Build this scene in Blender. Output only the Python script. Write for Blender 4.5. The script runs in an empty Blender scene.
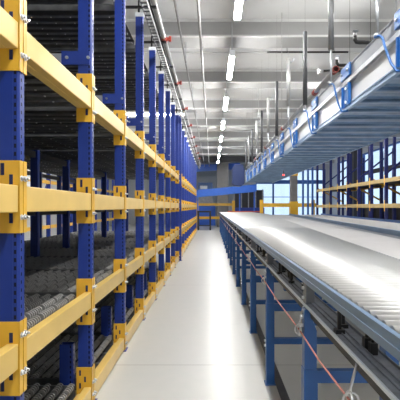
import bpy, bmesh, math, random
from mathutils import Vector, Matrix
random.seed(7)
sc = bpy.context.scene
COL = sc.collection
PI = math.pi
EYE = 1.395          # camera height
F = 420.0            # focal length in pixels of the 400 px frame

# ------------------------------------------------------------------ helpers
class MB:
    """collects boxes, bars, prisms and tubes for one mesh"""
    def __init__(self):
        self.bm = bmesh.new()
    def _face(self, vs, mi, smooth=False):
        try:
            f = self.bm.faces.new(vs)
            f.material_index = mi
            f.smooth = smooth
        except ValueError:
            pass
    def box(self, x0, x1, y0, y1, z0, z1, mi=0):
        if x0 > x1: x0, x1 = x1, x0
        if y0 > y1: y0, y1 = y1, y0
        if z0 > z1: z0, z1 = z1, z0
        v = [self.bm.verts.new(p) for p in ((x0,y0,z0),(x1,y0,z0),(x1,y1,z0),(x0,y1,z0),
                                           (x0,y0,z1),(x1,y0,z1),(x1,y1,z1),(x0,y1,z1))]
        for q in ((3,2,1,0),(4,5,6,7),(0,1,5,4),(1,2,6,5),(2,3,7,6),(3,0,4,7)):
            self._face([v[i] for i in q], mi)
        return self
    def prism(self, pts, axis, a0, a1, mi=0):
        """pts: 2D outline; axis 'x' -> (y,z), 'y' -> (x,z), 'z' -> (x,y)"""
        def p3(p, a):
            return {'x': (a, p[0], p[1]), 'y': (p[0], a, p[1]), 'z': (p[0], p[1], a)}[axis]
        A = [self.bm.verts.new(p3(p, a0)) for p in pts]
        B = [self.bm.verts.new(p3(p, a1)) for p in pts]
        n = len(pts)
        self._face(A[::-1], mi); self._face(B, mi)
        for i in range(n):
            self._face([A[i], A[(i+1) % n], B[(i+1) % n], B[i]], mi)
        return self
    def cyl(self, p0, p1, r, seg=12, mi=0, r1=None, cap=True):
        p0, p1 = Vector(p0), Vector(p1)
        d = (p1 - p0).normalized()
        u = d.orthogonal().normalized(); w = d.cross(u)
        r1 = r if r1 is None else r1
        A, B = [], []
        for i in range(seg):
            a = 2*PI*i/seg
            o = u*math.cos(a) + w*math.sin(a)
            A.append(self.bm.verts.new(p0 + o*r)); B.append(self.bm.verts.new(p1 + o*r1))
        for i in range(seg):
            self._face([A[i], A[(i+1) % seg], B[(i+1) % seg], B[i]], mi, True)
        if cap:
            self._face(A[::-1], mi); self._face(B, mi)
        return self
    def tube(self, pts, r, seg=8, mi=0, closed=False):
        pts = [Vector(p) for p in pts]
        n = len(pts); rings = []
        ref = None
        for i, p in enumerate(pts):
            a = pts[(i-1) % n] if (i > 0 or closed) else p
            b = pts[(i+1) % n] if (i < n-1 or closed) else p
            d = (b - a).normalized()
            if ref is None: ref = d.orthogonal().normalized()
            u = (ref - d*ref.dot(d)).normalized(); ref = u
            w = d.cross(u)
            rings.append([self.bm.verts.new(p + u*r*math.cos(2*PI*k/seg) + w*r*math.sin(2*PI*k/seg)) for k in range(seg)])
        m = n if closed else n-1
        for i in range(m):
            A, B = rings[i], rings[(i+1) % n]
            for k in range(seg):
                self._face([A[k], A[(k+1) % seg], B[(k+1) % seg], B[k]], mi, True)
        if not closed:
            self._face(rings[0][::-1], mi); self._face(rings[-1], mi)
        return self
    def ribbon(self, pts, w, t, mi=0):
        """flat strap of width w (along y) and thickness t following pts (x,z) at y=0"""
        n = len(pts); up, dn = [], []
        for i in range(n):
            a = pts[max(0, i-1)]; b = pts[min(n-1, i+1)]
            dx, dz = b[0]-a[0], b[1]-a[1]; l = math.hypot(dx, dz) or 1
            nx, nz = -dz/l*t/2, dx/l*t/2
            up.append((pts[i][0]+nx, pts[i][1]+nz)); dn.append((pts[i][0]-nx, pts[i][1]-nz))
        for i in range(n-1):
            self.prism([dn[i], dn[i+1], up[i+1], up[i]], 'y', -w/2, w/2, mi)
        return self

def link(o, parent=None, loc=(0,0,0)):
    COL.objects.link(o)
    o.location = loc
    if parent is not None: o.parent = parent
    return o
def obj(name, mb, mats, parent=None, loc=(0,0,0), bevel=0):
    me = bpy.data.meshes.new(name)
    bmesh.ops.recalc_face_normals(mb.bm, faces=mb.bm.faces[:])
    mb.bm.to_mesh(me); mb.bm.free()
    for m in (mats if isinstance(mats, (list, tuple)) else [mats]): me.materials.append(m)
    o = bpy.data.objects.new(name, me)
    link(o, parent, loc)
    if bevel:
        b = o.modifiers.new('Bevel', 'BEVEL'); b.width = bevel; b.segments = 2; b.limit_method = 'ANGLE'
    return o
def tag(o, label, cat, group=None):
    o['label'] = label; o['category'] = cat
    if group: o['group'] = group
    return o
def thing(name, loc, label, cat, group=None):
    o = bpy.data.objects.new(name, None)
    o.empty_display_size = .1
    link(o, None, loc)
    return tag(o, label, cat, group)
def struct(name, mb, mats, bevel=0, loc=(0,0,0), parent=None):
    o = obj(name, mb, mats, parent, loc, bevel)
    if parent is None: o['kind'] = 'structure'
    return o
def children(o):
    return [c for c in o.children]
def dup(o, parent, loc=None):
    c = o.copy(); COL.objects.link(c); c.parent = parent
    if loc is not None: c.location = loc
    for ch in children(o): dup(ch, c)
    return c
ORD = ['first','second','third','fourth','fifth','sixth','seventh','eighth','ninth','tenth','eleventh','twelfth',
       'thirteenth','fourteenth','fifteenth','sixteenth']

# ------------------------------------------------------------------ materials
def mat(name, col, rough=.5, metal=0., noise=0., nscale=8., bump=0., spec=.5, emit=None, estr=0., coat=0.):
    m = bpy.data.materials.new(name); m.use_nodes = True
    nt = m.node_tree; b = nt.nodes['Principled BSDF']
    b.inputs['Base Color'].default_value = (*col, 1)
    b.inputs['Roughness'].default_value = rough
    b.inputs['Metallic'].default_value = metal
    b.inputs['Specular IOR Level'].default_value = spec
    b.inputs['Coat Weight'].default_value = coat
    if emit:
        b.inputs['Emission Color'].default_value = (*emit, 1)
        b.inputs['Emission Strength'].default_value = estr
    if noise or bump:
        tc = nt.nodes.new('ShaderNodeTexCoord')
        nz = nt.nodes.new('ShaderNodeTexNoise'); nz.inputs['Scale'].default_value = nscale
        nz.inputs['Detail'].default_value = 4
        nt.links.new(tc.outputs['Object'], nz.inputs['Vector'])
        if noise:
            r = nt.nodes.new('ShaderNodeValToRGB')
            r.color_ramp.elements[0].position = .3; r.color_ramp.elements[1].position = .7
            r.color_ramp.elements[0].color = (*[c*(1-noise) for c in col], 1)
            r.color_ramp.elements[1].color = (*[min(1, c*(1+noise)) for c in col], 1)
            nt.links.new(nz.outputs['Fac'], r.inputs['Fac'])
            nt.links.new(r.outputs['Color'], b.inputs['Base Color'])
        if bump:
            bp = nt.nodes.new('ShaderNodeBump'); bp.inputs['Strength'].default_value = bump
            bp.inputs['Distance'].default_value = .01
            nt.links.new(nz.outputs['Fac'], bp.inputs['Height'])
            nt.links.new(bp.outputs['Normal'], b.inputs['Normal'])
    return m
M = {}
M['blue']   = mat('rack blue paint', (.014,.040,.255), .34, noise=.12, nscale=5)
M['hole']   = mat('punched slot dark', (.004,.005,.02), .8)
M['slot']   = mat('plate slot blue', (.01,.018,.09), .6)
M['yellow'] = mat('yellow beam paint', (.80,.46,.045), .33, noise=.06, nscale=6)
M['beam']   = mat('pale yellow beam paint', (.77,.53,.155), .30, noise=.05, nscale=6)
M['zinc']   = mat('zinc plated bolt', (.75,.76,.78), .28, 1.)
M['galv']   = mat('galvanised steel', (.50,.52,.55), .42, .85, noise=.18, nscale=14)
M['galvd']  = mat('dull galvanised track', (.16,.165,.17), .5, .5, noise=.2, nscale=12)
M['wheel']  = mat('grey plastic wheel', (.30,.30,.29), .42, noise=.1, nscale=20)
M['dark']   = mat('dark steel', (.022,.022,.026), .5)
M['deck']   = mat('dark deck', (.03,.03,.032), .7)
M['cblue']  = mat('conveyor blue paint', (.017,.095,.31), .38, noise=.1, nscale=6)
M['railblue'] = mat('pale blue anodised rail', (.25,.37,.54), .36, .5, noise=.06, nscale=6)
M['roller'] = mat('bright zinc roller', (.60,.60,.59), .42, .5, noise=.05, nscale=3)
M['belt']   = mat('pale grey belt', (.60,.58,.57), .45, noise=.05, nscale=4)
M['beltdk'] = mat('grey side guide', (.22,.24,.27), .4, .4)
M['panel']  = mat('beige side panel', (.60,.55,.49), .5, noise=.05)
M['white']  = mat('white painted sheet', (.84,.87,.91), .2)
M['tray']   = mat('dark cable tray', (.15,.165,.20), .42, .1, noise=.25, nscale=30)
M['red']    = mat('red clamp paint', (.30,.04,.025), .45)
M['cord']   = mat('salmon red cord', (.56,.20,.16), .5)
M['pipe']   = mat('grey steel pipe', (.42,.42,.42), .38, .5, noise=.1)
M['black']  = mat('black steel', (.012,.012,.013), .45)
M['post']   = mat('dark grey post', (.085,.088,.095), .45, .3, noise=.1)
M['under']  = mat('galvanised underside with blue reflection tint', (.19,.29,.43), .28, .8, noise=.25, nscale=5)  # neutral galvanised steel, with a blue reflection put into the base colour
M['chan']   = mat('dull grey channel', (.28,.29,.31), .45, .5, noise=.2, nscale=6)
M['glass']  = None
M['brightblue'] = mat('bright blue conveyor paint', (.03,.14,.62), .4, noise=.08)
M['strapblue'] = mat('mid blue bracket paint', (.018,.14,.46), .38, noise=.08)
M['cdark']  = mat('dark navy housing', (.012,.03,.12), .4)
M['galvmid'] = mat('grey blue galvanised channel', (.19,.21,.245), .42, .35, noise=.2, nscale=5)
M['shadeblue'] = mat('shaded rack blue', (.013,.020,.125), .4, noise=.12, nscale=5)  # rack blue with backlit shade put into the base colour
M['beamshade'] = mat('shaded beam yellow', (.46,.34,.15), .5, noise=.12, nscale=6)  # beam yellow greyed and darkened, backlit shade carried in the colour
M['lip']    = mat('silver blue tray lip', (.68,.74,.82), .35, .1)
M['postmid'] = mat('mid grey post', (.19,.195,.205), .4, .4, noise=.1)
M['conc']   = mat('concrete column grey', (.19,.185,.18), .7, noise=.1, nscale=4)
M['ceil']   = mat('ceiling grey white', (.70,.705,.70), .8, noise=.04, nscale=1.5)
M['cbeam']  = mat('ceiling beam grey', (.36,.36,.355), .8, noise=.06, nscale=2)
M['wall']   = mat('warehouse wall light', (.55,.56,.57), .8, noise=.04)
M['winfr']  = mat('window frame blue', (.04,.12,.38), .5)
M['orange'] = mat('orange red bar', (.65,.10,.04), .5)
M['tube']   = mat('lamp tube', (1,1,1), .4, emit=(1,.985,.96), estr=90)
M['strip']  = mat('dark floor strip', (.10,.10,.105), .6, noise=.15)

def floor_mat():
    m = bpy.data.materials.new('polished concrete floor'); m.use_nodes = True
    nt = m.node_tree; b = nt.nodes['Principled BSDF']; N = nt.nodes.new; L = nt.links.new
    tc = N('ShaderNodeTexCoord')
    n1 = N('ShaderNodeTexNoise'); n1.inputs['Scale'].default_value = .9; n1.inputs['Detail'].default_value = 6
    n2 = N('ShaderNodeTexNoise'); n2.inputs['Scale'].default_value = 9; n2.inputs['Detail'].default_value = 5
    L(tc.outputs['Object'], n1.inputs['Vector']); L(tc.outputs['Object'], n2.inputs['Vector'])
    mx = N('ShaderNodeMath'); mx.operation = 'ADD'
    L(n1.outputs['Fac'], mx.inputs[0]); L(n2.outputs['Fac'], mx.inputs[1])
    r = N('ShaderNodeValToRGB')
    r.color_ramp.elements[0].position = .2; r.color_ramp.elements[0].color = (.545,.56,.535,1)
    r.color_ramp.elements[1].position = .8; r.color_ramp.elements[1].color = (.61,.595,.57,1)
    hv = N('ShaderNodeMath'); hv.operation = 'MULTIPLY'; hv.inputs[1].default_value = .5
    L(mx.outputs[0], hv.inputs[0]); L(hv.outputs[0], r.inputs['Fac'])
    # expansion joints across the aisle every 1.5 m
    sx = N('ShaderNodeSeparateXYZ'); L(tc.outputs['Object'], sx.inputs[0])
    md = N('ShaderNodeMath'); md.operation = 'PINGPONG'; md.inputs[1].default_value = 1.9
    ad = N('ShaderNodeMath'); ad.operation = 'ADD'; ad.inputs[1].default_value = .09
    L(sx.outputs['Y'], ad.inputs[0]); L(ad.outputs[0], md.inputs[0])
    lt = N('ShaderNodeMath'); lt.operation = 'LESS_THAN'; lt.inputs[1].default_value = .006
    L(md.outputs[0], lt.inputs[0])
    mc = N('ShaderNodeMixRGB'); mc.inputs['Color2'].default_value = (.36,.345,.33,1)
    L(lt.outputs[0], mc.inputs['Fac']); L(r.outputs['Color'], mc.inputs['Color1'])
    L(mc.outputs['Color'], b.inputs['Base Color'])
    rr = N('ShaderNodeMapRange'); rr.inputs['To Min'].default_value = .29; rr.inputs['To Max'].default_value = .33
    L(n1.outputs['Fac'], rr.inputs['Value']); L(rr.outputs[0], b.inputs['Roughness'])
    return m
M['floor'] = floor_mat()
def glass_mat():
    m = bpy.data.materials.new('window glass'); m.use_nodes = True
    nt = m.node_tree; nt.nodes.clear(); N = nt.nodes.new; L = nt.links.new
    o = N('ShaderNodeOutputMaterial'); mix = N('ShaderNodeMixShader')
    t = N('ShaderNodeBsdfTransparent'); t.inputs[0].default_value = (.86,.92,.97,1)
    g = N('ShaderNodeBsdfGlossy'); g.inputs['Roughness'].default_value = .05
    fr = N('ShaderNodeValue'); fr.outputs[0].default_value = .07
    L(fr.outputs[0], mix.inputs[0]); L(t.outputs[0], mix.inputs[1]); L(g.outputs[0], mix.inputs[2]); L(mix.outputs[0], o.inputs[0])
    return m
M['glass'] = glass_mat()

# ------------------------------------------------------------------ the setting
X0, X1, Y0, Y1 = -8.0, 9.5, -4.0, 34.0
ZC = EYE + 3.70      # ceiling slab
ZB = EYE + 3.37      # underside of ceiling beams
struct('floor', MB().box(X0, X1, Y0, Y1, -.2, 0), M['floor'])
struct('ceiling', MB().box(X0, X1, Y0, Y1, ZC, ZC+.2), M['ceil'])
struct('wall_left', MB().box(X0-.2, X0, Y0, Y1, 0, ZC), M['wall'])
struct('wall_front', MB().box(X0, X1, Y0-.2, Y0, 0, ZC), M['wall'])
WX0, WX1, WZ0, WZ1 = 3.55, 9.2, .3, 4.45
b = MB()
b.box(X0, WX0, Y1, Y1+.25, 0, ZC).box(WX1, X1, Y1, Y1+.25, 0, ZC).box(WX0, WX1, Y1, Y1+.25, 0, WZ0).box(WX0, WX1, Y1, Y1+.25, WZ1, ZC)
struct('wall_back', b, M['wall'])
RY0, RY1, RZ0, RZ1 = 10., 32., 1.25, 4.75
b = MB()
b.box(X1, X1+.25, Y0, RY0, 0, ZC).box(X1, X1+.25, RY1, Y1, 0, ZC).box(X1, X1+.25, RY0, RY1, 0, RZ0).box(X1, X1+.25, RY0, RY1, RZ1, ZC)
struct('wall_right', b, M['wall'])
# windows: frame with its pane as a child
n = 4
for i in range(n):
    a0 = WX0 + (WX1-WX0)*i/n; a1 = WX0 + (WX1-WX0)*(i+1)/n
    f = MB()
    w = .07
    f.box(a0, a0+w, Y1+.02, Y1+.14, WZ0, WZ1).box(a1-w, a1, Y1+.02, Y1+.14, WZ0, WZ1)
    f.box(a0+w, a1-w, Y1+.02, Y1+.14, WZ0, WZ0+w).box(a0+w, a1-w, Y1+.02, Y1+.14, WZ1-w, WZ1)
    f.box(a0+w, a1-w, Y1+.0, Y1+.16, 3.27, 3.58)
    f.box(a0+w, a1-w, Y1+.04, Y1+.12, 2.18, 2.23)
    fo = struct('window_%d' % (i+1), f, M['winfr'])
    obj('window_pane', MB().box(a0+w, a1-w, Y1+.075, Y1+.085, WZ0+w, WZ1-w), M['glass'], fo)
n = 8
for i in range(n):
    a0 = RY0 + (RY1-RY0)*i/n; a1 = RY0 + (RY1-RY0)*(i+1)/n
    f = MB(); w = .08
    f.box(X1+.02, X1+.14, a0, a0+w, RZ0, RZ1).box(X1+.02, X1+.14, a1-w, a1, RZ0, RZ1)
    f.box(X1+.02, X1+.14, a0+w, a1-w, RZ0, RZ0+w).box(X1+.02, X1+.14, a0+w, a1-w, RZ1-w, RZ1)
    f.box(X1+.04, X1+.12, a0+w, a1-w, 2.6, 2.68)
    fo = struct('window_%d' % (i+5), f, M['winfr'])
    obj('window_pane', MB().box(X1+.075, X1+.085, a0+w, a1-w, RZ0+w, RZ1-w), M['glass'], fo)
# ceiling beams across the aisle
for i in range(11):
    y = 2.20 + 3.04*i
    if y > 33: break
    m = MB().box(X0, X1, y, y+.62, ZB, ZC)
    m.box(X0, X1, y-.012, y+.03, ZB-.012, ZB+.02, 1)
    m.box(X0, X1, y-.015, y, ZC-.05, ZC, 1)
    struct('ceiling_beam', m, [M['cbeam'], M['ceil']])
    mr = MB().box(X0, X1, y+1.75, y+1.80, ZC-.03, ZC)
    struct('ceiling_seam', mr, M['ceil'])
struct('lintel', MB().box(-2, 3.4, 29.0, 29.3, EYE+3.12, EYE+3.50), M['dark'])
# dark strip on the floor beside the conveyor legs
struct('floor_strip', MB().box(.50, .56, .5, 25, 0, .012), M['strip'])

# ------------------------------------------------------------------ lamps
def lamp_mesh(parent, alongx=False):
    L = 1.52
    def bx(mb, a, c, z0, z1): # half length, half width
        return mb.box(-a, a, -c, c, z0, z1) if alongx else mb.box(-c, c, -a, a, z0, z1)
    obj('housing', bx(MB(), L/2, .05, .05, .10), M['white'], parent)
    t = MB()
    p = [(-.045+.0, .05), (-.048, .02), (-.03, -.005), (.03, -.005), (.048, .02), (.045, .05)]
    t.prism(p, 'x' if alongx else 'y', -L/2+.02, L/2-.02)
    obj('tube', t, M['tube'], parent)
    for s in (-1, 1):
        e = MB()
        if alongx: e.box(s*L/2-.02, s*L/2+.02, -.052, .052, -.008, .102)
        else: e.box(-.052, .052, s*L/2-.02, s*L/2+.02, -.008, .102)
        obj('end_cap', e, M['white'], parent)
    for s in (-.6, .6):
        h = MB()
        a = (s, 0, .10) if alongx else (0, s, .10)
        h.cyl(a, (a[0], a[1], ZC-EYE-2.9), .008, 6)
        obj('hanger', h, M['galv'], parent)
ZL = EYE + 2.9
vis = 0
for i in range(-3, 8):
    y = 6.51 + 3.05*i - .76
    if y > 32: break
    seen = i >= 0
    lab = ('bright tube light over the aisle, %s along the row from the front' % ORD[vis]) if seen else 'tube light of the aisle row above and behind the viewer'
    if seen: vis += 1
    t = thing('ceiling_light', (.39, y, ZL), lab, 'ceiling light', 'tube lights over the aisle')
    lamp_mesh(t)
for i in range(3):  # unseen lamp row added to light the conveyors and right rack
    y = 1.5 + 5.2*i
    t = thing('ceiling_light', (3.2, y, ZL+.1), 'added tube light, unseen beyond the hanging conveyor', 'ceiling light', 'added tube lights beyond the hanging conveyor')
    lamp_mesh(t)
for i in range(2):  # unseen lamps added to brighten the gaps behind the left rack
    t = thing('ceiling_light', (-6.3, 11.+7*i, ZL), 'added tube light, unseen over the back aisle behind the left rack', 'ceiling light', 'added tube lights in the back aisle')
    lamp_mesh(t)
for i in range(3):
    t = thing('ceiling_light', (-3.2+.95*i*1.0, 13.3, ZL), 'glowing tube seen between the blue posts, %s from the left' % ORD[i], 'ceiling light', 'tube lights seen between the posts')
    lamp_mesh(t, True)
    for c in t.children:
        c.scale = (.6, 1, 1)

# ------------------------------------------------------------------ left storage rack
S = 1.114
YK = lambda k: 1.88 + S*k          # centre of upright k
XF, XB = -.85, -.945               # aisle face / inner face of an upright
TOP = EYE + 2.36
LEV = {'top': (EYE+.695, EYE+.81), 'mid': (EYE-.023, EYE+.095), 'low': (EYE-.712, EYE-.600), 'floor': (EYE-1.385, EYE-1.268)}
PLATE = {'top': (EYE+.60, EYE+.94), 'mid': (EYE-.115, EYE+.205), 'low': (EYE-.83, EYE-.505), 'floor': (.004, EYE-1.13)}

def upright_mesh(holes, z0=0., z1=None):
    """open channel: web towards the camera and aisle, lips at the back"""
    z1 = TOP if z1 is None else z1
    hy = .03; d = XF-XB
    m = MB()
    out = [(XB,-hy),(XF-.008,-hy),(XF,-hy+.008),(XF,hy-.008),(XF-.008,hy),(XB,hy),(XB,hy-.018),(XB+.004,hy-.018),(XB+.004,hy-.004),(XF-.010,hy-.004),(XF-.004,hy-.010),
           (XF-.004,-hy+.010),(XF-.010,-hy+.004),(XB+.004,-hy+.004),(XB+.004,-hy+.018),(XB,-hy+.018)]
    out = [(x-XF, y) for x, y in out]
    m.prism(out, 'z', z0, z1, 0)
    # a pressed groove beside the hole column
    m.box(-.030, -.027, -hy-.0012, -hy+.001, z0, z1, 0)
    if holes:
        z = z0+.03
        while z < z1-.02:
            m.box(-.022, -.012, -hy-.0008, -hy+.001, z, z+.018, 1)
            m.box(-.0008, .0008, -.012, -.004, z+.009, z+.024, 1)
            z += .036
    return m
beam_cache = {}
def build_beam(rack, lev, length, bolts=True):
    """box beam between two uprights: local origin at its start (y) and world z 0; two end plates and bolts as sub-parts"""
    key = (lev, round(length, 3), bolts)
    z0, z1 = LEV[lev]; p0, p1 = PLATE[lev]
    if key in beam_cache:
        return dup(beam_cache[key], rack)
    m = MB()
    # stepped box section with a rolled ledge at the back
    m.box(-.05, 0, .006, length-.006, z0, z1)
    m.box(-.098, -.05, .006, length-.006, z0, z1-.045)
    bo = obj('beam', m, M['beam'], rack, bevel=.004)
    for end in (0, 1):
        y = 0 if end == 0 else length
        s = 1 if end == 0 else -1
        e = MB()
        ys = (y, y+s*.006)
        e.box(-.105, .004, ys[0], ys[1], p0, p1)                 # plate on the side of the upright
        ya, yb = (y-.026, y+.006) if end == 0 else (y-.006, y+.026)
        e.box(0.0012, .0055, ya, yb, p0, p1)                        # flange on the aisle face
        yy = y + s*.0065 if end == 0 else y - .0065
        sl = [(-.078,-.062, z1+.045, z1+.098), (-.040,-.024, z1+.004, z1+.048),
              (-.078,-.062, z0-.098, z0-.045), (-.040,-.024, z0-.048, z0-.004)]
        if lev == 'floor':
            sl = [(-.085,-.073, z1+.080, z1+.118), (-.050,-.038, z1+.035, z1+.073), (-.085,-.073, z1-.01, z1+.028)]
        for (xa, xb, za, zb) in sl:
            if za > p0+.002 and zb < p1-.002:
                m2 = (za+zb)/2
                e.box(xa, xb, yy-.0012, yy+.0012, za, zb, 1)
        po = obj('end_plate', e, [M['yellow'], M['slot']], bo, bevel=0)
        if bolts:
            for zb in ((z1+.032, z0-.022) if lev != 'floor' else (z1+.03, z1-.06)):
                g = MB()
                yb = y - .013 if end == 0 else y + .013
                g.cyl((.004, yb, zb), (.007, yb, zb), .0135, 14)
                g.cyl((.007, yb, zb), (.016, yb, zb), .0105, 6)
                g.cyl((.016, yb, zb), (.026, yb, zb), .006, 8)
                obj('bolt', g, M['zinc'], bo)
    beam_cache[key] = bo
    return bo

def brace_mesh(z, x_in):
    m = MB()
    m.box(-.21, -.012, -.040, -.030, z-.048, z+.048, 0)       # bracket bolted over the post
    m.box(x_in, -.175, -.030, .010, z-.034, z+.034, 1)
    for x in (-.17, -.02):
        m.cyl((x, -.040, z), (x, -.052, z), .011, 8, 2)
    return m

up_cache = {}
def build_upright(rack, y, holes, xoff=0., z1=None, name='upright', cap=True):
    key = (holes, z1, name, cap)
    loc = (xoff, y, 0)
    if key in up_cache:
        return dup(up_cache[key], rack, loc)
    u = obj(name, upright_mesh(holes, .006, z1), [M['blue'], M['hole']], rack, loc)
    f = MB().box(-.115, .02, -.055, .055, 0, .006)
    obj('base_plate', f, M['blue'], u)
    if cap:
        c = MB().box(-.100, .006, -.034, .034, TOP-.005, TOP+.045)
        obj('cap', c, M['white'], u)
    up_cache[key] = u
    return u

RXF = XF    # rack root sits on the aisle face line
def rack_block(name, label, ks, first_beam, levels, rear_ks, last_extra=False):
    r = thing(name, (RXF, 0, 0), label, 'storage rack', 'blue and yellow flow racks')
    for k in ks:
        build_upright(r, YK(k), k <= 5)
    for k in range(first_beam, ks[-1]):
        for lv in levels:
            bo = build_beam(r, lv, S-.06, bolts=k <= 8)
            bo.location = (0, YK(k)+.03, 0)
    for k in rear_ks:
        for xo in (-1.30, -2.62):
            build_upright(r, YK(k), False, xo, name='rear_upright', cap=False)
    return r
B1 = list(range(-1, 9)); B2 = list(range(9, 20))
rackA = rack_block('storage_rack', 'near run of blue and yellow flow rack along the left of the aisle', B1, -1, ('top','mid','low','floor'), range(-1, 9))
# braces, short inner posts and rear beams of the near run
for k in range(0, 7):
    obj('brace', brace_mesh(EYE+1.05, -1.30), [M['blue'], M['galv'], M['zinc']], rackA, (0, YK(k), 0))
    obj('short_post', upright_mesh(k < 4, .006, .42), [M['blue'], M['hole']], rackA, (-.135, YK(k)+.01, 0))
DECKZ = {'top': EYE+.80, 'mid': EYE+.085, 'low': EYE-.605, 'floor': .165, 'upper': EYE+2.05}
for k in range(-1, 8):
    for lv in ('upper', 'top', 'mid', 'low'):
        z = DECKZ[lv]-.10
        for xo in (-1.35, -2.67):
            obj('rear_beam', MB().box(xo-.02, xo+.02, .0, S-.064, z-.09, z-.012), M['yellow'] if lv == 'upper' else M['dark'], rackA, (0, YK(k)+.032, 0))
# far run of the rack: a second block with its own first upright standing close to the aisle
rackB = rack_block('storage_rack', 'far run of blue and yellow flow rack ending at the bright crossing', B2, 9, ('top','mid','low','floor'), [])
build_upright(rackB, YK(8)+.115, False, .055)
for lv in ('top','mid','low','floor'):
    bo = build_beam(rackB, lv, S-.06, bolts=False)
    bo.location = (0, YK(8)+.03, 0)
    bo.location.y = YK(8)+.20
    bo.scale = (1, (S-.23)/(S-.06), 1)

# roller beds on the levels: rails along the depth, rollers of wheels across
DEP0, DEP1 = -.103, -2.60
def roller_mesh():
    m = MB()
    y = .02; i = 0
    while y < S-.14:
        if i % 8 != 7:
            m.cyl((0, y, 0), (0, y+.012, 0), .025, 12, 0)
        y += .0265; i += 1
    m.cyl((0, 0, 0), (0, S-.115, 0), .009, 6, 1, cap=False)
    return m
bed_cache = {}
LEVNAME = {'floor': 'down at floor level', 'low': 'on the second level', 'mid': 'level at eye height', 'top': 'above the eye-height beam', 'upper': 'topmost level'}
def build_bed(lv, k):
    z = DECKZ[lv]
    lab = 'dark wheel bed in the %s bay of the left rack, %s' % (ORD[k+1], LEVNAME[lv])
    loc = (RXF, YK(k)+.062, z-.10)
    key = 'under' if lv in ('top', 'upper', 'mid') else 'over'
    t = thing('roller_bed', loc, lab, 'roller bed', 'wheel track beds of the left rack')
    if lv == 'floor': pass
    if key in bed_cache:
        for c in children(bed_cache[key]): dup(c, t)
        return t
    W = S-.13
    for y in (0, W):
        obj('side_rail', MB().box(DEP1, DEP0, y-.006 if y else -.006, y+.006, 0, .085), M['galvd'], t)
    n = 6 if key == 'under' else 3
    for j in range(1, n+1):
        y = W*j/(n+1)
        rl = MB().box(DEP1, DEP0, y-.022, y+.022, .0, .012)
        if key == 'under':
            for q in range(12):
                rl.cyl((DEP0-.1-q*.2, y, 0), (DEP0-.1-q*.2, y, -.006), .007, 6, 1)
        obj('track_rail', rl, [M['galvd'], M['zinc']], t)
    if key == 'under':
        obj('deck_shade_sheet', MB().box(DEP1, DEP0, .008, W-.008, .078, .084), M['deck'], t)
    else:
        obj('deck_shade_sheet', MB().box(DEP1, DEP0, .008, W-.008, .002, .008), M['deck'], t)  # dark sheet added under the rollers to cut light bounce
        first = None
        x = DEP0-.028; i = 0
        while x > DEP1+.03:
            if first is None:
                first = obj('roller', roller_mesh(), [M['wheel'], M['dark']], t, (x, .006, .074)); 
            else:
                c = first.copy(); COL.objects.link(c); c.parent = t
                c.location = (x, .006 + (.008 if i % 2 else 0), .074)
            x -= .082; i += 1
    bed_cache[key] = t
    return t
for k in range(-1, 8):
    for lv in ('upper', 'top', 'mid', 'low', 'floor'):
        if lv == 'mid' and k > 5: continue
        if lv == 'floor' and k > 5: continue
        if lv == 'upper' and k > 5: continue
        build_bed(lv, k)

# cable tray on top of the posts
ct = MB()
yA, yB = 3.5, 25
ct.box(.02, .024, yA, yB, 0, .06).box(.09, .094, yA, yB, 0, .06)
y = yA
while y < yB:
    ct.box(.024, .09, y, y+.03, 0, .004); y += .10
obj_ct = obj('cable_tray', ct, M['post'], None, (RXF+.042, 0, TOP-.12))
tag(obj_ct, 'galvanised ladder cable tray running along the tops of the blue posts', 'cable tray')

# sprinkler pipe beside the post tops
ZP = EYE+2.53
sp = thing('sprinkler_pipe', (-.72, 0, ZP), 'long grey pipe carried on black arms above the left rack posts', 'pipe')
obj('pipe', MB().cyl((0, 3.6, 0), (0, 26, 0), .034, 14), M['pipe'], sp)
obj('thin_pipe', MB().cyl((-.062, 3.6, .01), (-.062, 26, .01), .018, 10), M['black'], sp)
for k in range(2, 20):
    m = MB().box(-.36, .03, -.022, .022, -.055, -.035)
    m.cyl((-.19, 0, -.035), (-.19, 0, .05), .012, 8).cyl((-.19, 0, -.055), (-.19, 0, -.125), .014, 8)
    obj('bracket', m, M['black'], sp, (0, YK(k), 0))
    if k % 2 == 0:
        m = MB().cyl((0, -.03, 0), (0, .03, 0), .048, 14)
        m.box(.03, .10, -.02, .02, -.015, .03).cyl((.085, 0, -.03), (.085, 0, .05), .02, 8)
        m.cyl((0, -.12, 0), (0, -.09, 0), .042, 14).cyl((0, -.09, 0), (0, -.03, 0), .038, 12)
        obj('clamp', m, M['red'], sp, (0, YK(k)+.02, 0), bevel=0)
# ceiling conduits
for x, h, r, lab in ((-.535, 2.95, .017, 'thin grey conduit under the ceiling beside the sprinkler pipe'),
                     (-.20, 2.95, .022, 'thin grey conduit under the ceiling nearer the row of lights')):
    t = thing('ceiling_conduit', (x, 0, EYE+h), lab, 'conduit', 'conduits hung under the ceiling')
    obj('pipe', MB().cyl((0, 3.5, 0), (0, 31, 0), r, 10), M['pipe'], t)
    for i in range(9):
        y = 5.55+3.04*i
        m = MB().box(-.02, .02, -.012, .012, -r-.004, r+.012).cyl((0, 0, r), (0, 0, ZB-EYE-h), .006, 6)
        obj('hanger', m, M['galv'], t, (0, y, 0))

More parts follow.
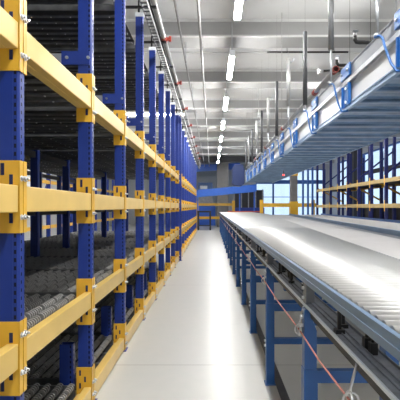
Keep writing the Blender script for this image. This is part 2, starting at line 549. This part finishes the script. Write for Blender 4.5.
# ------------------------------------------------------------------ rack across the back aisle, seen through the left rack
rb = thing('storage_rack', (-5.3, 0, 0), 'dim blue rack posts seen through the left rack beyond the back aisle', 'storage rack', 'blue and yellow flow racks')
for i in range(14):
    y = 8.2+1.114*i
    obj('upright', MB().box(-.1, 0, -.03, .03, 0, TOP), M['blue'], rb, (0, y, 0))
    obj('rear_upright', MB().box(-1.2, -1.1, -.03, .03, 0, TOP), M['shadeblue'], rb, (0, y+.5, 0))
    if i < 13:
        for z in (EYE-.7, EYE+.75):
            obj('beam', MB().box(-.05, 0, .03, 1.084, z, z+.11), M['yellow'], rb, (0, y, 0))
        if i % 2 == 0:
            obj('brace', MB().prism([(.03, 1.2), (.08, 1.2), (1.084, 2.15), (1.03, 2.15)], 'x', -.09, -.07), M['blue'], rb, (0, y, 0))

# ------------------------------------------------------------------ roller conveyor on blue legs
XL = .437; ZT = EYE-.305
cv = thing('roller_conveyor', (XL, 0, 0), 'long roller conveyor on blue legs along the right of the aisle', 'conveyor')
YE = 25.
def XA(y): return 1.08 + .085*(y-2.42)      # seam between the rollers and the belt lane, runs slightly outwards
m = MB()
m.prism([(-.004, ZT-.052), (.004, ZT-.052), (.004, ZT-.010), (.012, ZT-.004), (.012, ZT+.001), (-.004, ZT+.001)], 'y', .6, YE)
m.box(-.007, -.004, .6, YE, ZT-.034, ZT-.026)
obj('side_rail', m, M['railblue'], cv)
rz = ZT-.012
rol = 0; bulk = MB(); y = .95
YCUT = .95 + .052*100
while y < YE-.05:
    x1 = min(XA(y), 2.35)-XL-.012
    if y < YCUT-.03:
        r = MB().cyl((.016, 0, 0), (x1, 0, 0), .0188, 14)
        r.cyl((.010, 0, 0), (.016, 0, 0), .010, 8)
        obj('roller', r, M['roller'], cv, (0, y, rz))
    else:
        bulk.cyl((.016, y, rz), (x1, y, rz), .0188, 8, cap=False)
    y += .052
o = obj('roller_bed', bulk, M['roller'], cv); o['kind'] = 'stuff'
# seam and belt lane running slightly outwards
def slanted(mb, y0, y1, o0, o1, z0, z1, mi=0, n=1):
    """bar following the seam line, from offset o0 to o1 beyond it"""
    P = [(XA(y0)+o0-XL, y0), (XA(y0)+o1-XL, y0), (XA(y1)+o1-XL, y1), (XA(y1)+o0-XL, y1)]
    return mb.prism(P, 'z', z0, z1, mi)
YBE = 16.5
obj('lane_seam', slanted(MB(), 2.0, YBE, -.008, .004, ZT-.06, ZT+.002), M['beltdk'], cv)
obj('belt', slanted(MB(), 2.0, YBE, .006, .58, ZT-.05, ZT-.002), M['belt'], cv)
obj('guide_strip', slanted(MB(), 2.6, YBE, .585, .76, ZT-.06, ZT-.012), M['beltdk'], cv)
g = slanted(MB(), 3.2, YBE, .765, .80, ZT-.05, ZT+.045)
obj('inner_rail', g, M['railblue'], cv)
# inner side panel, cable tray and lip
tr = MB().box(.0, .092, .6, YE, ZT-.158, ZT-.152).box(.089, .092, .6, YE, ZT-.152, ZT-.144)
for q in range(2):
    tr.cyl((.030+.022*q, .6, ZT-.149), (.030+.022*q, YE, ZT-.149), .003, 6)
obj('cable_tray', tr, M['tray'], cv)
obj('tray_lip', MB().box(-.006, .002, .6, YE, ZT-.159, ZT-.147), M['lip'], cv)
# under-frame beam the legs carry
obj('frame_beam', MB().box(.02, .06, .6, YE, ZT-.21, ZT-.158), M['dark'], cv)
obj('far_frame_beam', MB().box(1.50, 1.56, 2.5, YE, ZT-.23, ZT-.065), M['dark'], cv)
obj('cross_member', MB().box(.06, 1.50, 3.0, 3.06, ZT-.2, ZT-.08), M['dark'], cv)
LZ = [1.975 + 1.35*i for i in range(17)]
for i, y in enumerate(LZ):
    d = .055
    l = MB().prism([(-.008, .02), (.050, .02), (.050, ZT-.27), (.012, ZT-.172), (-.008, ZT-.172)], 'y', -d/2, d/2)
    leg = obj('leg', l, M['cblue'], cv, (0, y, 0), bevel=.003)
    s = MB().box(-.011, .053, -d/2-.003, d/2+.003, .006, .64).box(-.02, .065, -.045, .045, 0, .006)
    obj('foot_sleeve', s, M['cblue'], leg)
    for zb in (.30, .34, .84, .88) if i < 9 else ():
        obj('bolt', MB().cyl((-.008, 0, zb), (-.024, 0, zb), .010, 8), M['zinc'], leg)
    obj('crossbar', MB().box(.053, 1.52, -.02, .02, .575, .63), M['cblue'], cv, (0, y, 0))
    obj('crossbar', MB().box(.053, 1.52, -.02, .02, .315, .36), M['cblue'], cv, (0, y, 0))
    ip = MB().box(.36, .42, -.02-.03, .025, .47, ZT-.20).box(.30, .42, -.03, .03, ZT-.20, ZT-.16)
    obj('hanging_post', ip, M['cblue'], cv, (0, y, 0))
    obj('rear_leg', MB().box(1.50, 1.56, -.03, .03, 0, ZT-.23), M['cblue'], cv, (0, y, 0))
    k = MB().box(-.002, .004, -.028, .028, ZT-.15, ZT-.05).box(.004, .05, .018, .024, ZT-.15, ZT-.05)
    k.cyl((-.004, 0, ZT-.075), (-.014, 0, ZT-.075), .008, 8, 1).cyl((-.004, 0, ZT-.12), (-.014, 0, ZT-.12), .008, 8, 1)
    obj('joint_bracket', k, [M['chan'], M['zinc']], cv, (0, y, 0))
    if i < 8:
        for dy, dx in ((-.45, .025), (-.38, .060), (.55, .04)):
            q = MB().box(dx-.006, dx+.006, -.006, .006, ZT-.152, ZT-.06)
            q.box(dx-.016, dx+.016, -.016, .016, ZT-.152, ZT-.138)
            obj('stay', q, M['black'], cv, (0, y+dy, 0))
        for dy in (.25, .31, -.62, -.67):
            q = MB().box(.052, .074, -.012, .012, ZT-.152, ZT-.115).cyl((.063, 0, ZT-.115), (.063, 0, ZT-.10), .006, 6)
            obj('sensor', q, M['black'], cv, (0, y+dy, 0))
obj('end_stop', MB().box(.5, 2.4, YE-.05, YE, ZT+.0, ZT+.06), M['orange'], cv)

# third lane beyond the inner rail: pale belt conveyor
c2 = thing('belt_conveyor', (2.2, 4, 0), 'pale belt conveyor between the roller conveyor and the right rack', 'conveyor')
def sl2(o0, o1, z0, z1, y0=4.0, y1=16.5):
    P = [(XA(y0)+o0-2.2, y0-4), (XA(y0)+o1-2.2, y0-4), (XA(y1)+o1-2.2, y1-4), (XA(y1)+o0-2.2, y1-4)]
    return MB().prism(P, 'z', z0, z1)
obj('belt', sl2(.83, 2.0, ZT-.05, ZT), M['belt'], c2)
obj('side_frame', sl2(.81, .83, ZT-.14, ZT+.01), M['cblue'], c2)
obj('side_frame', sl2(2.0, 2.03, ZT-.14, ZT+.05), M['cblue'], c2)
for i in range(6):
    for o in (.86, 1.95):
        y = 4.2+2.4*i
        obj('leg', MB().box(-.03, .03, -.03, .03, 0, ZT-.05), M['cblue'], c2, (XA(y)+o-2.2, y-4, 0))

# pull cord along the conveyor with its rings and rods
pts = []
posts = [1.28] + [y+.05 for y in LZ]
pc = thing('pull_cord', (.42, 0, 0), 'thin salmon red pull cord strung along the conveyor legs', 'cord')
zc = .805
path = [(0, .8, zc+.02)]
for i, y in enumerate(posts):
    path.append((0, y, zc))
    if i < len(posts)-1:
        path.append((0, (y+posts[i+1])/2, zc-.012))
obj('cord', MB().tube(path, .0036, 6), M['cord'], pc)
for i, y in enumerate(posts[:11]):
    ring = MB().tube([(0, .027*math.cos(a*PI/8), zc+.027*math.sin(a*PI/8)) for a in range(16)], .0042, 6, closed=True)
    ring.tube([(.004+.024*math.cos(a*PI/6), .004, zc+.024*math.sin(a*PI/6)) for a in range(12)], .0036, 6, closed=True)
    ro = obj('ring', ring, M['zinc'], pc, (0, y, 0))
    obj('rod', MB().tube([(0, 0, zc+.022), (.004, .004, zc+.04), (.022, 0, ZT-.172)], .0045, 6), M['zinc'], ro)

# ------------------------------------------------------------------ hanging conveyor overhead
XO0, XO1 = 1.31, 2.40; ZO = EYE+.95
YO0, YO1 = 2.3, 16.6
oc = thing('overhead_conveyor', (XO0, 0, ZO), 'steel conveyor hung overhead with blue brackets, seen from below', 'conveyor')
W = XO1-XO0
u = MB()
y = YO0
while y < YO1-.37:
    u.prism([(y, .075), (y+.01, .0), (y+.03, -.004), (y+.13, .012), (y+.24, .012), (y+.26, -.002), (y+.275, .0), (y+.285, .075), (y+.37, .085), (y+.37, .10), (y, .10)], 'x', .03, W-.03)
    y += .37
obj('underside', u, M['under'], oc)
obj('bottom_rail', MB().box(-.004, .03, YO0, YO1, -.004, .042).box(-.012, -.004, YO0, YO1, .03, .042), M['railblue'], oc)
obj('far_rail', MB().box(W-.03, W, YO0, YO1, -.004, .30), M['railblue'], oc)
obj('side_panel', MB().box(.014, .018, YO0, YO1, .042, .232), M['white'], oc)  # white base colour stands in for bright reflected light along this side
obj('guard_rail', MB().box(-.020, .012, YO0, YO1, .232, .246).box(-.020, -.014, YO0, YO1, .246, .268).box(-.012, .018, YO0, YO1, .268, .280), M['galv'], oc)
ch = MB().box(-.010, .02, YO0, YO1, .282, .385).box(-.016, .02, YO0, YO1, .385, .395)
obj('upper_channel', ch, M['galvmid'], oc)
obj('bed', MB().box(.03, W-.03, YO0, YO1, .20, .24), M['galvd'], oc)
HB = [3.2-.02 + 1.23*i for i in range(-0, 11)]
for i, y in enumerate(HB):
    yb = y - .36
    bk = MB().box(-.016, -.002, -.10, .10, .02, .225).box(-.034, -.016, -.10, -.085, .02, .225).box(-.034, -.016, .085, .10, .02, .225)
    bk.box(-.030, -.013, -.13, .13, .29, .40).box(-.030, .03, -.13, .13, .396, .406)
    for zb in (.06, .19):
        bk.cyl((-.016, 0, zb), (-.028, 0, zb), .013, 8, 1)
    for yy in (-.09, .09):
        bk.cyl((-.030, yy, .345), (-.042, yy, .345), .012, 8, 1)
    obj('bracket', bk, [M['strapblue'], M['zinc']], oc, (0, yb, 0))
    # hanger post with its strap
    hx = -.06
    top = 1.47 if i != 2 else 1.40
    low = .70 if i < 2 or i % 2 else .42
    hp = MB().cyl((hx, 0, low), (hx, 0, top), .030, 12, 0).cyl((hx, 0, .34), (hx, 0, low), .012, 8, 1)
    hp.cyl((hx, 0, .33), (hx, 0, .36), .024, 10, 1)
    if i % 2:
        hp.tube([(hx, 0, top-.06), (hx+.04, 0, top-.055), (hx+.075, 0, top-.03), (hx+.08, 0, top+.01)], .016, 8, 1)
    hp.cyl((hx, 0, top), (hx, 0, ZC-ZO), .001, 6, 0)
    obj('hanger_post', hp, [M['postmid'] if i < 2 else (M['post'] if i % 2 == 0 else M['pipe']), M['galv']], oc, (0, y, 0))
    st = MB().tube([(hx-.02, .0, .335), (hx+.01, -.03, .335), (hx+.012, -.07, .30), (-.045, -.12, .20), (-.040, -.20, .07), (-.034, -.28, -.012), (.015, -.32, -.014)], .010, 8)
    obj('strap', st, M['strapblue'], oc, (0, y, 0))
# blue drive housing at the far end
dh = MB().prism([(-.5, .0), (-.42, -.1), (-.15, -.12), (-.02, -.02), (-.02, .55), (-.1, .75), (-.4, .75), (-.5, .6)], 'y', YO1+.05, YO1+.75)
obj('end_housing', dh, M['cdark'], oc, bevel=.02)
# sprinkler pipe beside it
s2 = thing('sprinkler_pipe', (1.30, 0, EYE+1.48), 'dark grey pipe with red couplings beside the hanging conveyor', 'pipe')
obj('pipe', MB().cyl((.03, 4.50, 0), (.03, 17, 0), .027, 12), M['pipe'], s2)
for y in (4.55, 5.42, 7.9, 10.4, 12.8):
    obj('clamp', MB().cyl((.03, y-.05, 0), (.03, y-.01, 0), .036, 12).cyl((.03, y-.01, 0), (.03, y+.01, 0), .031, 12).cyl((.03, y+.01, 0), (.03, y+.05, 0), .036, 12), M['red'], s2)
obj('branch', MB().cyl((.03, 4.54, 0), (.16, 4.54, .0), .022, 10).cyl((-.10, 4.54, -.01), (.03, 4.54, 0), .012, 8), M['black'], s2)
obj('head', MB().cyl((-.10, 4.54, -.01), (-.14, 4.54, -.015), .022, 8).cyl((-.15, 4.54, -.015), (-.155, 4.54, -.015), .03, 10), M['zinc'], s2)
for y in (8.0, 12.0, 16.0):
    obj('hanger', MB().cyl((.03, y, .027), (.03, y, 3.70-1.48), .005, 6), M['pipe'], s2)
# two sprinkler drops on bent black arms
for (px, py, Z, lab) in ((355, 36, 4.6, 'sprinkler head on a bent black arm nearer the viewer'), (337, 60, 5.6, 'sprinkler head on a bent black arm lower along the conveyor')):
    X = (px-212)*Z/F; h = (207-py)*Z/F
    t = thing('sprinkler', (X, Z, EYE+h), lab, 'sprinkler', 'sprinklers by the hanging conveyor')
    a = MB().tube([(0, 0, 0), (.0, 0, -.04), (.015, 0, -.065), (.05, 0, -.07), (.19, 0, -.07)], .022, 10)
    a.cyl((.17, 0, -.07), (.17, 0, ZC-EYE-h), .002, 6)
    obj('arm', a, M['black'], t)
    obj('head', MB().cyl((0, 0, 0), (0, 0, .035), .02, 10).cyl((0, 0, .05), (0, 0, .055), .036, 12).cyl((-.02, 0, .035), (-.02, 0, .05), .004, 6).cyl((.02, 0, .035), (.02, 0, .05), .004, 6), M['zinc'], t)
# dark branch pipe across under the ceiling
bp = thing('ceiling_pipe', (0, 8.95, EYE+3.3), 'thin dark pipe running crosswise under a ceiling beam', 'pipe')
obj('pipe', MB().cyl((1.17, 0, 0), (2.9, 0, 0), .02, 10), M['black'], bp)
obj('hanger', MB().cyl((1.6, 0, 0), (1.6, 0, .40), .006, 6).cyl((2.6, 0, 0), (2.6, 0, .40), .006, 6), M['black'], bp)

# ------------------------------------------------------------------ right storage rack
XR = 4.9
rr = thing('storage_rack', (XR, 0, 0), 'long dark rack of blue posts beyond the conveyors on the right', 'storage rack', 'blue and yellow flow racks')
for i in range(10):
    y = 9.7 + 1.114*i
    obj('upright', MB().box(0, .095, -.03, .03, .006, TOP).box(-.01, .11, -.05, .05, 0, .006), M['shadeblue'], rr, (0, y, 0))
    obj('rear_upright', MB().box(1.2, 1.295, -.03, .03, 0, TOP), M['shadeblue'], rr, (0, y, 0))
    obj('rear_upright', MB().box(2.3, 2.395, -.03, .03, 0, TOP), M['shadeblue'], rr, (0, y+.4, 0))
    if i % 2 == 0:
        obj('brace', MB().prism([(.095, 2.35), (.095, 2.42), (1.2, 3.3), (1.2, 3.23)], 'y', -.01, .01), M['shadeblue'], rr, (0, y, 0))
    else:
        obj('brace', MB().prism([(.095, 2.28), (.095, 2.21), (1.2, 1.62), (1.2, 1.69)], 'y', -.01, .01), M['yellow'], rr, (0, y, 0))
    if i < 9:
        obj('darkening_sheet', MB().box(2.40, 2.41, .0, 1.114, .02, 1.40), M['deck'], rr, (0, y+.4, 0))  # closed dark sheet added to darken the view below the beams
        obj('rear_beam', MB().box(2.35, 2.39, .03, 1.084, 2.9, 3.1), M['dark'], rr, (0, y+.4, 0))
    if i < 9:
        for lv in ('top', 'mid', 'low'):
            z0, z1 = LEV[lv]
            bo = obj('beam', MB().box(0, .05, .03, 1.084, z0, z1), M['beamshade'], rr, (0, y, 0))
            obj('end_plate', MB().box(-.004, .10, .03, .036, z0-.1, z1+.1).box(-.006, .0, -.025, .03, z0-.1, z1+.1), M['yellow'], bo)
            obj('rear_beam', MB().box(1.25, 1.29, .03, 1.084, z0, z1), M['yellow'], rr, (0, y, 0))
        for q, lv in enumerate(('top', 'low')):
            z0, z1 = LEV[lv]
            t = thing('roller_bed', (XR, y+.04, z1-.09), 'dark bed in the %s bay of the right rack, %s' % (ORD[i], ('above eye height', 'below eye height')[q]), 'roller bed', 'beds of the right rack')
            obj('deck_shade_sheet', MB().box(.055, 1.245, .0, 1.03, .05, .08), M['deck'], t)
            for ya in (0, 1.0): obj('side_rail', MB().box(.055, 1.245, ya, ya+.03, 0, .05), M['galvd'], t)

# ------------------------------------------------------------------ far crossing
def far_pt(px, py, Z): return ((px-212)*Z/F, EYE+(207-py)*Z/F)
# concrete columns
Z = 29.5
xa = (217-212)*Z/F; xb = (228.5-212)*Z/F
struct('column_1', MB().box(xa, xb, Z, Z+.7, 0, ZC), M['conc'])
Z = 23.
xa = (291-212)*Z/F; xb = (297.5-212)*Z/F
cm = MB().box(xa, xb, Z, Z+.36, 0, ZC)
co = struct('column_2', cm, M['conc'])
obj('column_guard', MB().box(xa-.03, xb+.03, Z-.03, Z+.39, .0, 1.70), M['yellow'], co)
obj('column_band', MB().box(xa-.02, xb+.02, Z-.02, Z+.38, 3.1, 3.5), M['yellow'], co)
struct('column_3', MB().box(7.5, 7.95, 22.2, 22.7, 0, ZC), M['dark'])
# inclined blue conveyor crossing the aisle end
ZI = 26.2
t = thing('inclined_conveyor', (0, ZI, 0), 'bright blue sloping conveyor crossing the far end of the aisle', 'conveyor')
x0, zl0 = far_pt(196, 197, ZI); _, zl1 = far_pt(196, 190.2, ZI); x1, zr0 = far_pt(256.5, 191.5, ZI); _, zr1 = far_pt(256.5, 184.2, ZI)
obj('side_frame', MB().prism([(x0-1, zl0-.1), (x1, zr0), (x1, zr1), (x0-1, zl1-.1)], 'y', 0, .06), M['brightblue'], t)
obj('far_side_frame', MB().prism([(x0-1, zl0-.1), (x1, zr0), (x1, zr1), (x0-1, zl1-.1)], 'y', .74, .8), M['brightblue'], t)
obj('belt', MB().prism([(x0-1, zl1-.22), (x1, zr1-.12), (x1, zr1-.08), (x0-1, zl1-.18)], 'y', .06, .74), M['beltdk'], t)
for xx in (x0+.1, 1.75, x1-.1):
    obj('leg', MB().box(xx-.04, xx+.04, .3, .38, 0, zl0+(zr0-zl0)*(xx-x0)/(x1-x0)+.18), M['brightblue'], t)
# higher blue conveyor behind it
ZI = 30.6
t = thing('overhead_conveyor', (0, ZI, 0), 'blue conveyor high behind the column at the far end', 'conveyor')
x0, z0 = far_pt(192, 173, ZI); _, z1 = far_pt(192, 165.5, ZI); x1, z2 = far_pt(240, 169, ZI); _, z3 = far_pt(240, 163, ZI)
obj('side_frame', MB().prism([(x0-1, z0), (x1, z2), (x1, z3), (x0-1, z1)], 'y', 0, .08), M['brightblue'], t)
obj('belt', MB().prism([(x0-1, z0+.1), (x1, z2+.1), (x1, z2+.2), (x0-1, z0+.2)], 'y', .08, .7), M['beltdk'], t)
for xx in (x0-.8, x1-.2):
    obj('leg', MB().box(xx-.05, xx+.05, .1, .2, 0, z0-.02), M['cblue'], t)
    obj('hanger', MB().cyl((xx, .35, z2+.1), (xx, .35, ZC), .012, 6), M['dark'], t)
# blue machine block at the left of the crossing, dark bays on the right
t = thing('machine_cabinet', (-.45, 31.5, 0), 'blue and grey machine cabinet behind the yellow rail at the aisle end', 'machine')
obj('cabinet', MB().box(-1.6, .7, 0, 1., 0, 1.55), M['brightblue'], t, bevel=.02)
obj('hood', MB().prism([(-1.4, 1.55), (.6, 1.55), (.4, 2.3), (-1.0, 2.3)], 'y', .1, .9), M['chan'], t)
obj('top_box', MB().box(-.6, .5, .2, .8, 2.3, 3.25), M['cblue'], t)
obj('panel', MB().box(-.45, .1, .18, .2, 2.75, 3.0), M['white'], t)
t = thing('machine_cabinet', (2.6, 28.4, 0), 'dark machine bay with blue base right of the aisle end', 'machine')
obj('base', MB().box(-1.2, .95, 0, .9, 0, 1.35), M['blue'], t, bevel=.02)
obj('bay', MB().box(-1.1, .9, .1, .8, 1.35, 2.55), M['dark'], t)
for i in range(5):
    obj('post', MB().box(-1.12+.48*i, -1.05+.48*i, .02, .08, 1.35, 2.6), M['chan'], t)
# yellow guard rails
def guard(label, Z, xs, x0, x1, heights, th):
    t = thing('guard_rail', ((x0+x1)/2, Z, 0), label, 'guard rail', 'yellow guard rails at the aisle end')
    cx = (x0+x1)/2
    for x in xs:
        p = MB().box(x-cx-.09, x-cx+.09, -.05, .05, .012, heights[0]+th+.08).box(x-cx-.16, x-cx+.16, -.12, .12, 0, .012)
        obj('post', p, M['yellow'], t, bevel=.01)
    for h in heights:
        obj('rail', MB().box(x0-cx, x1-cx, -.09, -.05, h-th/2, h+th/2), M['yellow'], t)
Z = 27.3
guard('yellow guard rail across the aisle end, left of the roller conveyor', Z, [-.95, (233.5-212)*Z/F], -1.05, (234.5-212)*Z/F, [EYE+.16, EYE-.70], .17)
Z = 22.3
guard('yellow guard rail in front of the window wall, by the grey column', Z, [(261.5-212)*Z/F, (313-212)*Z/F], (261-212)*Z/F, (318-212)*Z/F, [EYE+.10], .20)
# black table frame at the aisle end
Z = 25.5
t = thing('table_frame', (-.47, Z, 0), 'black square-tube table frame standing before the yellow rail', 'table')
for x in (-.36, .36):
    for y in (-.25, .25):
        obj('leg', MB().box(x-.05, x+.05, y-.04, y+.04, 0, 1.07), M['black'], t)
obj('top', MB().box(-.42, .42, -.3, .3, 1.07, 1.16), M['black'], t)
obj('shelf', MB().box(-.32, .32, -.2, .2, .25, .30), M['black'], t)
# blue frame posts between the windows and the right rack
t = thing('frame_stand', (0, 21.5, 0), 'open blue frame of slim posts left of the right rack', 'frame')
for px in (303, 308, 312.5):
    x = (px-212)*21.5/F
    obj('post', MB().box(x-.045, x+.045, -.04, .04, 0, 3.62), M['winfr'], t)
x0 = (302-212)*21.5/F; x1 = (313-212)*21.5/F
obj('crossbar', MB().box(x0, x1, -.03, .03, 3.62, 3.72), M['winfr'], t)
# red lamp below the hanging conveyor's far end
xx, zz = far_pt(283.5, 175, 11.)
sl = MB().cyl((xx-XO0, 11., zz-ZO-.02), (xx-XO0, 11., zz-ZO+.02), .025, 12, 0).cyl((xx-XO0, 11., zz-ZO+.02), (xx-XO0, 11., .05), .008, 8, 1)
obj('signal_lamp', sl, [mat('red lens', (.8,.05,.04), .3, emit=(1,.08,.06), estr=1.5), M['dark']], oc)

# ------------------------------------------------------------------ sky, camera, view
w = bpy.data.worlds.new('World'); sc.world = w; w.use_nodes = True
bg = w.node_tree.nodes['Background']
bg.inputs['Color'].default_value = (.72,.84,1,1); bg.inputs['Strength'].default_value = .9
cam = bpy.data.cameras.new('camera'); co = bpy.data.objects.new('camera', cam); COL.objects.link(co)
co.location = (0, 0, EYE); co.rotation_euler = (PI/2, 0, 0)
cam.sensor_width = 36; cam.lens = 36*F/400
cam.shift_x = -12/400; cam.shift_y = 7/400
cam.clip_start = .05; cam.clip_end = 200
sc.camera = co
sc.view_settings.view_transform = 'Standard'; sc.view_settings.look = 'None'
sc.view_settings.exposure = 0.76; sc.view_settings.gamma = 1
sc.view_settings.use_curve_mapping = False
sc.cycles.max_bounces = 10; sc.cycles.diffuse_bounces = 6
sc.cycles.use_denoising = True
